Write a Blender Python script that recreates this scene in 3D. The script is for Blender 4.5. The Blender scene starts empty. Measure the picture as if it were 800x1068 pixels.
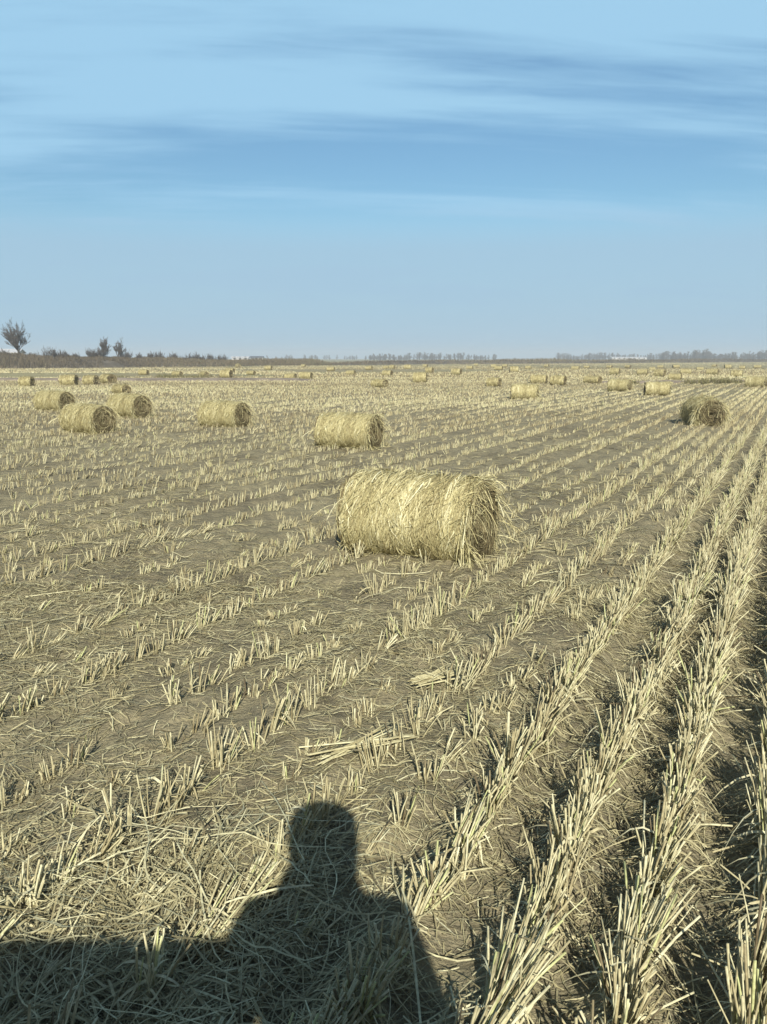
import bpy, math, random
import numpy as np
from mathutils import Vector

rng = np.random.default_rng(7)
random.seed(7)
R = math.radians
scene = bpy.context.scene
COL = scene.collection

# ------------------------------------------------------------------ camera model
H = 1.45                       # height of the phone above the field
PITCH = R(10.9)
FPX, W0, H0 = 833.0, 800.0, 1068.0

def at(px, py):
    """ground point seen at photo pixel (px, py), flat ground"""
    dx, dy = px - W0/2, py - H0/2
    f = FPX*math.cos(PITCH) - dy*math.sin(PITCH)
    d = FPX*math.sin(PITCH) + dy*math.cos(PITCH)
    s = H/d
    return dx*s, f*s

def at_depth(px, Y):
    return (px - W0/2)/848.0*Y, Y

cam_d = bpy.data.cameras.new('phone_camera')
cam = bpy.data.objects.new('phone_camera', cam_d); COL.objects.link(cam)
cam.location = (0, 0, H); cam.rotation_euler = (math.pi/2 - PITCH, 0, 0)
cam_d.sensor_fit = 'VERTICAL'; cam_d.sensor_height = 36; cam_d.lens = 36*FPX/H0
cam_d.clip_start = 0.03; cam_d.clip_end = 9000
scene.camera = cam

# ------------------------------------------------------------------ light
SUN_EL, SUN_AZ_OFF = R(32.8), R(-4.9)
ldir = Vector((math.sin(SUN_AZ_OFF)*math.cos(SUN_EL), math.cos(SUN_AZ_OFF)*math.cos(SUN_EL), -math.sin(SUN_EL)))
sun_d = bpy.data.lights.new('sun', 'SUN'); sun = bpy.data.objects.new('sun', sun_d); COL.objects.link(sun)
sun_d.energy = 4.9; sun_d.angle = R(0.5); sun_d.color = (1.0, 0.955, 0.86)
sun.rotation_euler = ldir.to_track_quat('-Z', 'Y').to_euler(); sun.location = (3, -20, 20)

wd = bpy.data.worlds.new('World'); scene.world = wd; wd.use_nodes = True
nt = wd.node_tree; nt.nodes.clear()
def N(t, kind, **kw):
    n = t.nodes.new(kind)
    for k, v in kw.items(): setattr(n, k, v)
    return n
out = N(nt, 'ShaderNodeOutputWorld'); bg = N(nt, 'ShaderNodeBackground'); bg.inputs['Strength'].default_value = 0.05
sky = N(nt, 'ShaderNodeTexSky', sky_type='NISHITA'); sky.sun_disc = False
sky.sun_elevation = SUN_EL; sky.sun_rotation = math.pi - SUN_AZ_OFF
sky.air_density = 1.25; sky.dust_density = 0.35; sky.ozone_density = 2.2
tc = N(nt, 'ShaderNodeTexCoord'); sep = N(nt, 'ShaderNodeSeparateXYZ')
nt.links.new(tc.outputs['Generated'], sep.inputs[0])
def M(t, op, a, b=None):
    n = N(t, 'ShaderNodeMath', operation=op)
    for i, v in enumerate((a, b)):
        if v is None: continue
        if isinstance(v, (int, float)): n.inputs[i].default_value = v
        else: t.links.new(v, n.inputs[i])
    return n.outputs[0]
def ramp(t, fac, stops, interp='EASE'):
    r = N(t, 'ShaderNodeValToRGB'); r.color_ramp.interpolation = interp
    e = r.color_ramp.elements
    while len(e) < len(stops): e.new(0.5)
    for el, (p, c) in zip(e, stops):
        el.position = p; el.color = c if len(c) == 4 else (*c, 1)
    t.links.new(fac, r.inputs['Fac']); return r.outputs['Color']
def mixc(t, fac, a, b, blend='MIX'):
    n = N(t, 'ShaderNodeMix', data_type='RGBA', blend_type=blend)
    for sock, v in ((n.inputs['Factor'], fac), (n.inputs['A'], a), (n.inputs['B'], b)):
        if isinstance(v, (int, float)): sock.default_value = v
        elif isinstance(v, tuple): sock.default_value = (*v, 1) if len(v) == 3 else v
        else: t.links.new(v, sock)
    return n.outputs['Result']
def noise(t, vec, scale, detail=4, rough=0.55, dist=0.0):
    n = N(t, 'ShaderNodeTexNoise'); n.inputs['Scale'].default_value = scale
    n.inputs['Detail'].default_value = detail; n.inputs['Roughness'].default_value = rough
    n.inputs['Distortion'].default_value = dist
    if vec is not None: t.links.new(vec, n.inputs['Vector'])
    return n.outputs['Fac']
# thin cirrus sheet: directions meet a plane high above, streaks run across it
zc = M(nt, 'ADD', M(nt, 'MAXIMUM', sep.outputs[2], 0.0), 0.10)
cx = M(nt, 'DIVIDE', sep.outputs[0], zc); cy = M(nt, 'DIVIDE', sep.outputs[1], zc)
def sheet(sx, sy, tilt, z, scale, detail, rough, dist):
    c = N(nt, 'ShaderNodeCombineXYZ')
    nt.links.new(M(nt, 'MULTIPLY', cx, sx), c.inputs[0])
    nt.links.new(M(nt, 'MULTIPLY', M(nt, 'ADD', cy, M(nt, 'MULTIPLY', cx, tilt)), sy), c.inputs[1]); c.inputs[2].default_value = z
    return noise(nt, c.outputs[0], scale, detail, rough, dist)
c1 = sheet(0.20, 1.0, -0.07, 15.4, 2.1, 4, 0.5, 0.25)
c2 = sheet(0.55, 0.9, -0.05, 3.1, 0.9, 3, 0.5, 0.4)
c3 = sheet(0.38, 2.2, -0.10, 9.1, 5.0, 6, 0.65, 0.5)
cl = M(nt, 'ADD', M(nt, 'ADD', M(nt, 'MULTIPLY', c1, 0.52), M(nt, 'MULTIPLY', c2, 0.36)), M(nt, 'MULTIPLY', c3, 0.12))
cf = ramp(nt, cl, [(0.42, (0.05, 0.05, 0.05)), (0.57, (1, 1, 1))])
front = ramp(nt, M(nt, 'ADD', M(nt, 'MULTIPLY', sep.outputs[1], 0.5), 0.5), [(0.62, (0.0, 0.0, 0.0)), (0.80, (1, 1, 1))])   # cirrus and sky gain masked to the front, so sky fill leaves shadows dark
lowsky = ramp(nt, sep.outputs[2], [(0.0, (1, 1, 1)), (0.12, (0.92, 0.92, 0.92)), (0.19, (0, 0, 0))])
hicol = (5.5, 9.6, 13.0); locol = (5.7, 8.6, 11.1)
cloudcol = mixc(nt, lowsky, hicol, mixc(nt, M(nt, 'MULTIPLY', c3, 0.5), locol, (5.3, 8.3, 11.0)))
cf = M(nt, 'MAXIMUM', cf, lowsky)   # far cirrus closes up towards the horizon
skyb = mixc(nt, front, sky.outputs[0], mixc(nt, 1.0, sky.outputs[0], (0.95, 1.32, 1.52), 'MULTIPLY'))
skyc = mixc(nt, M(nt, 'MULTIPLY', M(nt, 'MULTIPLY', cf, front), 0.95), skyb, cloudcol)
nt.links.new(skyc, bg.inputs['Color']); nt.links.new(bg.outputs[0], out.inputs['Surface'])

vs = scene.view_settings
vs.view_transform = 'Standard'; vs.look = 'None'; vs.gamma = 1; vs.exposure = 0.41; vs.use_curve_mapping = False
scene.render.engine = 'CYCLES'
scene.cycles.max_bounces = 6; scene.cycles.volume_bounces = 0
scene.cycles.use_denoising = True

# ------------------------------------------------------------------ materials
def mat(name):
    m = bpy.data.materials.new(name); m.use_nodes = True
    t = m.node_tree; b = t.nodes['Principled BSDF']
    return m, t, b
def straw_mat(name, stops, rough=0.62, spec=0.25):
    m, t, b = mat(name)
    a = N(t, 'ShaderNodeAttribute', attribute_name='rnd')
    co = N(t, 'ShaderNodeTexCoord')
    c = ramp(t, a.outputs['Fac'], stops, 'LINEAR')
    n = noise(t, co.outputs['Object'], 60, 3, 0.6)
    c = mixc(t, 1.0, c, ramp(t, n, [(0.3, (0.72, 0.70, 0.66)), (0.7, (1.1, 1.1, 1.08))]), 'MULTIPLY')
    t.links.new(c, b.inputs['Base Color'])
    b.inputs['Roughness'].default_value = rough; b.inputs['Specular IOR Level'].default_value = spec
    return m
M_STUB = straw_mat('cut_stubble', [(0.0, (0.15, 0.12, 0.07)), (0.2, (0.38, 0.33, 0.185)), (0.6, (0.55, 0.51, 0.31)), (0.9, (0.69, 0.66, 0.44)), (1.0, (0.50, 0.52, 0.25))])
M_LIT = straw_mat('fallen_straw', [(0.0, (0.14, 0.115, 0.062)), (0.35, (0.31, 0.275, 0.15)), (0.75, (0.50, 0.46, 0.27)), (1.0, (0.66, 0.63, 0.40))])
M_BALE = straw_mat('baled_straw', [(0.0, (0.30, 0.255, 0.125)), (0.4, (0.49, 0.44, 0.225)), (0.8, (0.63, 0.585, 0.335)), (1.0, (0.74, 0.71, 0.47))])
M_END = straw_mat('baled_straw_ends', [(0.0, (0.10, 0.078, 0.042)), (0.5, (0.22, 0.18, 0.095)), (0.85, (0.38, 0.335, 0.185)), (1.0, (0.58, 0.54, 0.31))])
M_GRASS = straw_mat('dry_bank_grass', [(0.0, (0.07, 0.058, 0.04)), (0.5, (0.12, 0.095, 0.06)), (0.85, (0.19, 0.16, 0.09)), (1.0, (0.11, 0.125, 0.055))])
M_BARK = straw_mat('winter_bark', [(0.0, (0.05, 0.045, 0.04)), (1.0, (0.11, 0.095, 0.08))], 0.9, 0.1)
M_WEED = straw_mat('weed', [(0.0, (0.10, 0.09, 0.045)), (1.0, (0.20, 0.19, 0.09))], 0.8, 0.1)

def plain(name, col, rough=0.7, scale=8, var=0.2, metal=0.0):
    m, t, b = mat(name)
    co = N(t, 'ShaderNodeTexCoord')
    n = noise(t, co.outputs['Object'], scale, 4)
    c = mixc(t, 1.0, (*col, 1), ramp(t, n, [(0.3, (1-var,)*3), (0.7, (1+var,)*3)]), 'MULTIPLY')
    t.links.new(c, b.inputs['Base Color']); b.inputs['Roughness'].default_value = rough
    b.inputs['Metallic'].default_value = metal
    return m

# ground
M_SOIL, t, b = mat('field_soil')
co = N(t, 'ShaderNodeTexCoord'); ov = co.outputs['Object']
n1 = noise(t, ov, 0.9, 5, 0.6); n2 = noise(t, ov, 7, 6, 0.65); n3 = noise(t, ov, 70, 4, 0.6)
soil = ramp(t, n1, [(0.32, (0.205, 0.18, 0.12)), (0.55, (0.295, 0.262, 0.17)), (0.72, (0.355, 0.318, 0.205))])
soil = mixc(t, 1.0, soil, ramp(t, n2, [(0.3, (0.70, 0.70, 0.72)), (0.68, (1.18, 1.16, 1.1))]), 'MULTIPLY')
soil = mixc(t, 0.6, soil, ramp(t, n3, [(0.35, (0.75, 0.74, 0.72)), (0.65, (1.25, 1.24, 1.15))]), 'MULTIPLY')
# chaff dust combed flat across the rows
mp = N(t, 'ShaderNodeMapping'); t.links.new(ov, mp.inputs[0]); mp.inputs['Rotation'].default_value = (0, 0, R(-8)); mp.inputs['Scale'].default_value = (9, 90, 1)
ch = noise(t, mp.outputs[0], 1.0, 4, 0.7, 0.8)
chaff = ramp(t, ch, [(0.50, (0, 0, 0)), (0.66, (1, 1, 1))])
soil = mixc(t, M(t, 'MULTIPLY', chaff, 0.5), soil, (0.40, 0.36, 0.225))
att = N(t, 'ShaderNodeAttribute', attribute_name='cover')
nf = noise(t, ov, 0.05, 5, 0.6)
mpf = N(t, 'ShaderNodeMapping'); t.links.new(ov, mpf.inputs[0]); mpf.inputs['Rotation'].default_value = (0, 0, R(10)); mpf.inputs['Scale'].default_value = (0.02, 0.14, 1)
nb = noise(t, mpf.outputs[0], 1.0, 4, 0.6)
farc = ramp(t, nb, [(0.33, (0.20, 0.165, 0.11)), (0.46, (0.31, 0.275, 0.16)), (0.58, (0.26, 0.25, 0.13)), (0.7, (0.35, 0.32, 0.19))])
farc = mixc(t, 1.0, farc, ramp(t, nf, [(0.3, (0.82, 0.82, 0.82)), (0.7, (1.12, 1.1, 1.08))]), 'MULTIPLY')
farc = mixc(t, 1.0, farc, ramp(t, noise(t, ov, 1.6, 4, 0.7), [(0.3, (0.72, 0.72, 0.70)), (0.7, (1.2, 1.2, 1.2))]), 'MULTIPLY')
t.links.new(mixc(t, att.outputs['Fac'], soil, farc), b.inputs['Base Color'])
b.inputs['Roughness'].default_value = 0.95; b.inputs['Specular IOR Level'].default_value = 0.1
bp = N(t, 'ShaderNodeBump'); bp.inputs['Strength'].default_value = 1.0; bp.inputs['Distance'].default_value = 0.045
t.links.new(M(t, 'ADD', M(t, 'MULTIPLY', n2, 1.0), M(t, 'ADD', M(t, 'MULTIPLY', n3, 0.35), M(t, 'MULTIPLY', ch, 0.25))), bp.inputs['Height'])
t.links.new(bp.outputs[0], b.inputs['Normal'])

# ------------------------------------------------------------------ mesh helpers
class MB:
    """gathers vertices and faces (as numpy blocks) into one mesh object"""
    def __init__(s): s.v = []; s.q = []; s.r = []; s.n = 0; s.smooth = False
    def add(s, v, q, r):
        s.v.append(v.reshape(-1, 3)); s.q.append(q.reshape(-1, 4) + s.n); s.r.append(r.reshape(-1)); s.n += len(s.v[-1])
    def build(s, name, material, parent=None, smooth=True):
        me = bpy.data.meshes.new(name)
        V = np.concatenate(s.v).astype(np.float32); Q = np.concatenate(s.q).astype(np.int32); Rn = np.concatenate(s.r).astype(np.float32)
        me.vertices.add(len(V)); me.vertices.foreach_set('co', V.ravel())
        me.loops.add(Q.size); me.loops.foreach_set('vertex_index', Q.ravel())
        me.polygons.add(len(Q)); me.polygons.foreach_set('loop_start', np.arange(0, Q.size, 4, dtype=np.int32))
        me.update(calc_edges=True)
        a = me.attributes.new('rnd', 'FLOAT', 'POINT'); a.data.foreach_set('value', Rn)
        me.polygons.foreach_set('use_smooth', np.full(len(Q), smooth))
        me.materials.append(material)
        o = bpy.data.objects.new(name, me); COL.objects.link(o)
        if parent: o.parent = parent
        return o

def unit(a): return a/np.maximum(np.linalg.norm(a, axis=-1, keepdims=True), 1e-9)

def tubes(mb, P, rad, k, rnd, cap=True):
    """P [n,m,3] centre lines, rad [n,m], k-sided"""
    n, m, _ = P.shape
    d = unit(np.gradient(P, axis=1))
    ref = np.where(np.abs(d[..., 2:3]) > 0.9, np.array([1., 0, 0]), np.array([0, 0, 1.]))
    a = unit(np.cross(d, ref)); bb = np.cross(d, a)
    th = np.arange(k)/k*2*np.pi
    V = P[:, :, None, :] + rad[:, :, None, None]*(a[:, :, None, :]*np.cos(th)[:, None] + bb[:, :, None, :]*np.sin(th)[:, None])
    idx = np.arange(n*m*k).reshape(n, m, k)
    i0, i1 = idx[:, :-1, :], idx[:, 1:, :]
    q = np.stack([i0, np.roll(i0, -1, 2), np.roll(i1, -1, 2), i1], -1)
    qs = [q.reshape(-1, 4)]
    if cap and k == 4: qs.append(idx[:, -1, :].reshape(-1, 4))
    mb.add(V, np.concatenate(qs), np.repeat(rnd, m*k))

def ribbons(mb, P, wid, side, rnd):
    """P [n,m,3], wid [n,m], side [n,3] or [n,m,3]"""
    n, m, _ = P.shape
    if side.ndim == 2: side = np.repeat(side[:, None, :], m, 1)
    off = side*wid[..., None]*0.5
    V = np.stack([P - off, P + off], 2)
    idx = np.arange(n*m*2).reshape(n, m, 2)
    q = np.stack([idx[:, :-1, 0], idx[:, :-1, 1], idx[:, 1:, 1], idx[:, 1:, 0]], -1)
    mb.add(V, q, np.repeat(rnd, m*2))

def vnoise(x, y, seed=0):
    xi, yi = np.floor(x), np.floor(y); fx, fy = x-xi, y-yi
    fx = fx*fx*(3-2*fx); fy = fy*fy*(3-2*fy)
    def hsh(i, j):
        v = np.sin(i*127.1 + j*311.7 + seed*74.7)*43758.5453
        return v - np.floor(v)
    return (hsh(xi, yi)*(1-fx) + hsh(xi+1, yi)*fx)*(1-fy) + (hsh(xi, yi+1)*(1-fx) + hsh(xi+1, yi+1)*fx)*fy

# ------------------------------------------------------------------ rows and ground height
TH = math.atan2(435, 848)
U = np.array([math.sin(TH), math.cos(TH)]); Vp = np.array([math.cos(TH), -math.sin(TH)])
near_rows = {0: 0.026, -1: -0.160, -2: -0.328, -3: -0.535, -4: -0.700, -5: -0.845, -6: -1.02, -7: -1.18, -8: -1.36}
def row_c(k):
    k = np.asarray(k, float)
    c = np.where(k > 0, 0.026 + 0.187*k, -1.36 + 0.187*(k + 8))
    for kk, v in near_rows.items(): c = np.where(k == kk, v, c)
    return c*H

def gz(x, y):
    x = np.asarray(x, float); y = np.asarray(y, float)
    d = np.hypot(x, y); fade = np.clip((60-d)/40, 0, 1)
    c = x*Vp[0] + y*Vp[1]
    z = 0.05*(vnoise(x*0.55, y*0.55, 1)-0.5) + 0.030*(vnoise(x*2.3, y*2.3, 2)-0.5) + 0.020*(vnoise(x*7, y*7, 3)-0.5) + 0.012*(vnoise(x*19, y*19, 4)-0.5)
    z = z + 0.022*np.abs(vnoise(x*11+3, y*11, 13)-.5)*2*(vnoise(x*1.4, y*1.4, 14) > .35) 
    z = z*fade + np.where(c/H > -.66, .020, .007)*np.cos(2*np.pi*(c/H-0.026)/0.187)*fade
    return z

def graded(lo, hi, step, grow, cap, core_lo, core_hi):
    a = list(np.arange(core_lo, core_hi, step)); s = step
    v = a[-1]
    while v < hi: s = min(s*grow, cap); v += s; a.append(v)
    s = step; v = core_lo; pre = []
    while v > lo: s = min(s*grow, cap); v -= s; pre.append(v)
    return np.array(pre[::-1] + a)
gx = graded(-1600, 1600, 0.028, 1.035, 60, -2.6, 3.2); gy = graded(-300, 1700, 0.028, 1.03, 60, 0.5, 6.5)
X, Y = np.meshgrid(gx, gy)
Z = gz(X, Y)
g = MB(); idx = np.arange(X.size).reshape(X.shape)
g.add(np.stack([X, Y, Z], -1), np.stack([idx[:-1, :-1], idx[:-1, 1:], idx[1:, 1:], idx[1:, :-1]], -1), np.zeros(X.size))
ground = g.build('ground', M_SOIL); ground['kind'] = 'structure'
cov = np.clip((np.hypot(X, Y)-24)/50, 0, 1).astype(np.float32)
ca = ground.data.attributes.new('cover', 'FLOAT', 'POINT'); ca.data.foreach_set('value', cov.ravel())

def tag(o, label=None, cat=None, group=None, kind=None):
    if label: o['label'] = label
    if cat: o['category'] = cat
    if group: o['group'] = group
    if kind: o['kind'] = kind
    return o
def empty(name, loc, rz=0.0):
    o = bpy.data.objects.new(name, None); COL.objects.link(o); o.location = loc; o.rotation_euler = (0, 0, rz)
    o.empty_display_size = 0.2
    return o

# ------------------------------------------------------------------ bales: where they lie
AX = R(-27)          # bale axis (local X) runs across the rows
bale_px = [  # px, py of the ground under it, turn, diameter, length, label
    (436, 577, 0, 0.66, 1.02, 'largest and nearest round straw bale, lying alone in the middle of the stubble field'),
    (364, 467, 3, 0.60, 0.96, 'round straw bale just behind the largest bale and up to its left'),
    (92, 451, -4, 0.60, 0.94, 'round straw bale with a dark hollow end, nearest of the cluster at left'),
    (57, 428, 2, 0.60, 0.94, 'round straw bale farthest left, just behind the one with the hollow end'),
    (135, 436, -6, 0.58, 0.92, 'round straw bale half hidden behind the one with the hollow end'),
    (234, 445, 0, 0.60, 0.96, 'round straw bale standing alone between the left cluster and the middle bales'),
    (732, 443, -62, 0.62, 0.85, 'dark shaggy tousled straw bale seen nearly end on at right'),
    (547, 416, 14, 0.58, 0.92, 'small broadside straw bale up to the right of the largest bale'),
    (646, 408, -10, 0.58, 0.92, 'left one of two neighbouring small bales above the shaggy bale'),
    (685, 412, 16, 0.58, 0.92, 'right one of two neighbouring small bales above the shaggy bale'),
    (788, 404, -12, 0.60, 0.92, 'small straw bale with a dark end at the right edge of the picture'),
]
bale_pts = []
for (px, py, tr, D, L, lab) in bale_px:
    x, y = at(px, py); bale_pts.append((x, y, AX + R(tr), D, L, lab))
NOGO = np.array([(b[0], b[1], b[2], b[3]*0.42, b[4]*0.5) for b in bale_pts])
def blocked(x, y):
    m = np.zeros(len(x), bool)
    for bx, by, a, hw, hl in NOGO:
        dx, dy = x-bx, y-by
        lx = dx*math.cos(a)+dy*math.sin(a); ly = -dx*math.sin(a)+dy*math.cos(a)
        m |= (np.abs(lx) < hl) & (np.abs(ly) < hw)
    return m

# ------------------------------------------------------------------ stubble positions
K = np.arange(-1500, 420); 
def hills(ymin, ymax, kstep, tstep, marg):
    """stubble hills between two distances, in the wedge the camera can see plus a margin"""
    res = []
    for k in K[::kstep]:
        c = float(row_c(k))
        t0, t1 = -abs(c)*2-ymax*1.6, abs(c)*2+ymax*1.6
        # solve the part of the row with ymin<Y<ymax
        ta, tb = (ymin - c*Vp[1])/U[1], (ymax - c*Vp[1])/U[1]
        t = np.arange(ta, tb, tstep)
        if not len(t): continue
        p = c*Vp[None] + t[:, None]*U[None]
        s = np.abs(p[:, 0]) < 0.50*np.maximum(p[:, 1], 0) + marg
        if s.any(): res.append(np.column_stack([p[s], np.full(s.sum(), k), t[s]]))
    return np.concatenate(res)
def row_look(k, x, y, t):
    """presence, height of the hills of row k"""
    k = np.asarray(k)
    pres = np.full(len(k), 0.9); hh = np.full(len(k), 0.11)
    pres = np.where(k <= -4, np.where(k % 2 == 0, np.where(k < -9, np.where(y < 7, .35, .14), .62), 1.0), pres)
    hh = np.where(k <= -4, np.where(k % 2 == 0, 0.075, np.where(y > 7, .102, .125)), hh)
    near = y < 14
    for kk, (pp, h_) in {0: (1, .20), -1: (.97, .19), -2: (.95, .175), -3: (.92, .15), -4: (.55, .10), -5: (.98, .14), -6: (.5, .09), -7: (.98, .135)}.items():
        pres = np.where(k == kk, pp, pres); hh = np.where(k == kk, h_, hh)
    pres = np.where(k > 0, 1, pres); hh = np.where(k > 0, .20, hh)
    track = (np.mod(k + 3, 6) == 0) & (k < -7) & (rng.uniform(0, 1, len(k)) < .85)   # wheel tracks of the harvester
    pres = np.where(track, .6, pres); hh = np.where(track, hh*.7, hh)
    patch = vnoise(x*0.35+9, y*0.35, 11)
    pres = pres*np.where(k < -2, np.clip(.93+patch*0.3, 0, 1), 1)
    hh = hh*(0.75+0.5*vnoise(t*1.3, k*3.7, 12))
    return pres, hh

def jitter(p, sd_c, sd_t):
    n = len(p)
    wob = (vnoise(p[:, 3]*0.5, p[:, 2]*5.1, 21)-0.5)*0.03
    a = rng.normal(0, sd_c, n)+wob; bb = rng.normal(0, sd_t, n)
    p[:, 0] += a*Vp[0] + bb*U[0]; p[:, 1] += a*Vp[1] + bb*U[1]
    return p

def stalk_set(mb, x, y, z, hh, lx, ly, n_st, spread, fan, rad, sides, segs, leaf=0.0, rb=0.0, zs=None):
    """one block of stalks: for every hill, n_st stalks fanned out round its foot"""
    m = len(x); n = m*n_st
    rep = lambda a: np.repeat(np.asarray(a, float), n_st)
    X0, Y0, Z0, HH, LX, LY = map(rep, (x, y, z, hh, lx, ly))
    ang = rng.uniform(0, 2*np.pi, n); rr = spread*np.sqrt(rng.uniform(0, 1, n))
    ox, oy = rr*np.cos(ang), rr*np.sin(ang)
    base = np.stack([X0+ox, Y0+oy, Z0-0.012], -1)
    f = fan*(rr/spread)
    tx = LX + f*np.cos(ang) + rng.normal(0, 0.10, n); ty = LY + f*np.sin(ang) + rng.normal(0, 0.10, n)
    wild = rng.uniform(0, 1, n) < 0.06
    tx = np.where(wild, tx+rng.normal(0, 0.7, n), tx); ty = np.where(wild, ty+rng.normal(0, 0.7, n), ty)
    L = HH*rng.uniform(0.55, 1.18, n)
    d = unit(np.stack([tx, ty, np.ones(n)], -1))
    s = np.linspace(0, 1, segs+1)
    P = base[:, None, :] + d[:, None, :]*(L[:, None]*s[None])[..., None]
    bend = np.stack([rng.normal(0, .06, n)+tx*.18, rng.normal(0, .06, n)+ty*.18, -0.10*np.hypot(tx, ty)], -1)
    P = P + bend[:, None, :]*(L[:, None]*(s**2)[None])[..., None]
    r = rad*rng.uniform(0.65, 1.35, n)
    rnd = np.clip(rng.normal(0.54, 0.27, n)+rep(rb if np.ndim(rb) else np.full(m, rb)), 0, 1)
    if sides == 1:
        sd = unit(np.stack([rng.normal(1, .5, n), rng.normal(0, .5, n), np.zeros(n)], -1))
        ribbons(mb, P, np.repeat((2.0*r)[:, None], segs+1, 1)*np.linspace(1, 0.85, segs+1)[None], sd, rnd)
    else:
        tubes(mb, P, r[:, None]*np.linspace(1.1, 0.8, segs+1)[None], sides, rnd)
    if leaf > 0:
        sel = np.where(rng.uniform(0, 1, n) < leaf)[0]
        if len(sel):
            q = len(sel); a = rng.uniform(0, 2*np.pi, q)
            P0 = base[sel] + d[sel]*(L[sel]*rng.uniform(.15, .7, q))[:, None]
            hd = np.stack([np.cos(a), np.sin(a), np.zeros(q)], -1)
            LL = L[sel]*rng.uniform(.5, 1.1, q); ss = np.linspace(0, 1, 5)
            Pl = P0[:, None, :] + hd[:, None, :]*(LL[:, None]*ss[None]*0.8)[..., None]
            Pl[..., 2] += LL[:, None]*(0.5*ss-1.1*ss**2)[None]*rng.uniform(.3, 1.0, q)[:, None]
            Pl[..., 2] = np.maximum(Pl[..., 2], Z0[sel][:, None]+0.004)
            sd = np.stack([-hd[:, 1], hd[:, 0], rng.normal(0, .4, q)], -1)
            ribbons(mb, Pl, (rng.uniform(.004, .009, q)[:, None]*(1-0.85*ss**2)[None]), unit(sd), np.clip(rnd[sel]-.1, 0, 1))

def lean_of(k, x, y):
    lx = np.where(k >= -3, 0.10, 0.10) + rng.normal(0, 1, len(k))*np.where(k >= -3, .12, .12)
    ly = np.where(k >= -3, 0.04, 0.12) + rng.normal(0, 1, len(k))*np.where(k >= -3, .10, .10)
    push = (vnoise(x*1.1, y*1.1, 33) > 0.74) & (rng.uniform(0, 1, len(k)) < .7)           # flattened along the row by the harvester
    lx = np.where(push, lx+0.45, lx); ly = np.where(push, ly+0.55, ly)
    return lx, ly

# near hills, 0.6 .. 14 m
p = hills(0.35, 15, 1, 0.115, 2.2)
pd = hills(0.35, 9, 1, 0.115, 1.2); pd = pd[pd[:, 2] >= -3]; pd[:, :2] += .057*U; pd[:, 3] += .057   # thick rows: hills stand closer
p = jitter(np.concatenate([p, pd]), 0.010, 0.022)
pres, hh = row_look(p[:, 2], p[:, 0], p[:, 1], p[:, 3])
keep = (rng.uniform(0, 1, len(p)) < pres) & ~blocked(p[:, 0], p[:, 1])
p, hh = p[keep], hh[keep]*rng.uniform(0.72, 1.2, keep.sum())
lx, ly = lean_of(p[:, 2], p[:, 0], p[:, 1])
z = gz(p[:, 0], p[:, 1])
dep = p[:, 1]*math.cos(PITCH) + H*math.sin(PITCH)
ix = W0/2 + FPX*p[:, 0]/dep
iy = H0/2 + FPX*(H*math.cos(PITCH) - p[:, 1]*math.sin(PITCH))/dep
inview = (ix > -8) & (ix < W0+8) & (iy > 300) & (iy < H0+25) & (iy - FPX*hh/dep < H0-6)
size = np.where(inview, hh/dep, -1)
order = np.argsort(-size)
ind = order[:296]
GR = {'tall': 'tall stubble tufts in the thick rows at right', 'short': 'short stubble tufts in the thin rows at left', 'shade': 'stubble tufts inside the photographer\'s shadow'}
LB = {'tall': 'tall pale tuft of cut rice stubble in the thick rows at lower right',
      'short': 'short sunlit tuft of cut rice stubble in the thin rows at left',
      'shade': 'shaded tuft of cut rice stubble standing inside the photographer\'s dark shadow'}
for i in ind:
    mb = MB(); k = p[i, 2]
    big = k >= -3
    nst = int(rng.integers(13, 25)) if big else int(rng.integers(8, 16))
    stalk_set(mb, [0], [0], [0], [hh[i]], [lx[i]], [ly[i]], nst, 0.031 if big else 0.032, rng.uniform(.08, .28) if big else rng.uniform(.1, .3), 0.0031 if big else 0.0030, 4, 3, 0.5, rng.normal(0, .06))
    o = mb.build('stubble_tuft', M_STUB); o.location = (p[i, 0], p[i, 1], z[i])
    shade = (iy[i] > 985 and ix[i] < 445) or (iy[i] > 925 and 275 < ix[i] < 420) or (iy[i] > 860 and 303 < ix[i] < 366)
    key = 'shade' if shade else ('tall' if big else 'short')
    tag(o, LB[key], 'stubble tuft', GR[key])
rest = np.ones(len(p), bool); rest[ind] = False
stub = MB()
dd = np.hypot(p[:, 0], p[:, 1])
for (d0, d1, ns, sides, seg, lf, rad) in ((0, 4.5, 12, 4, 2, .25, .0032), (4.5, 8, 10, 3, 2, .2, .0034), (8, 30, 8, 3, 1, .1, .0038)):
    for big in (True, False):
        s = rest & (dd >= d0) & (dd < d1) & ((p[:, 2] >= -3) == big)
        if s.any():
            stalk_set(stub, p[s, 0], p[s, 1], z[s], hh[s], lx[s], ly[s], ns+6 if big else ns, 0.031 if big else 0.032, 0.18, rad, sides, seg, lf, rng.normal(0 if big else -.06, .07, s.sum()))
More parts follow.
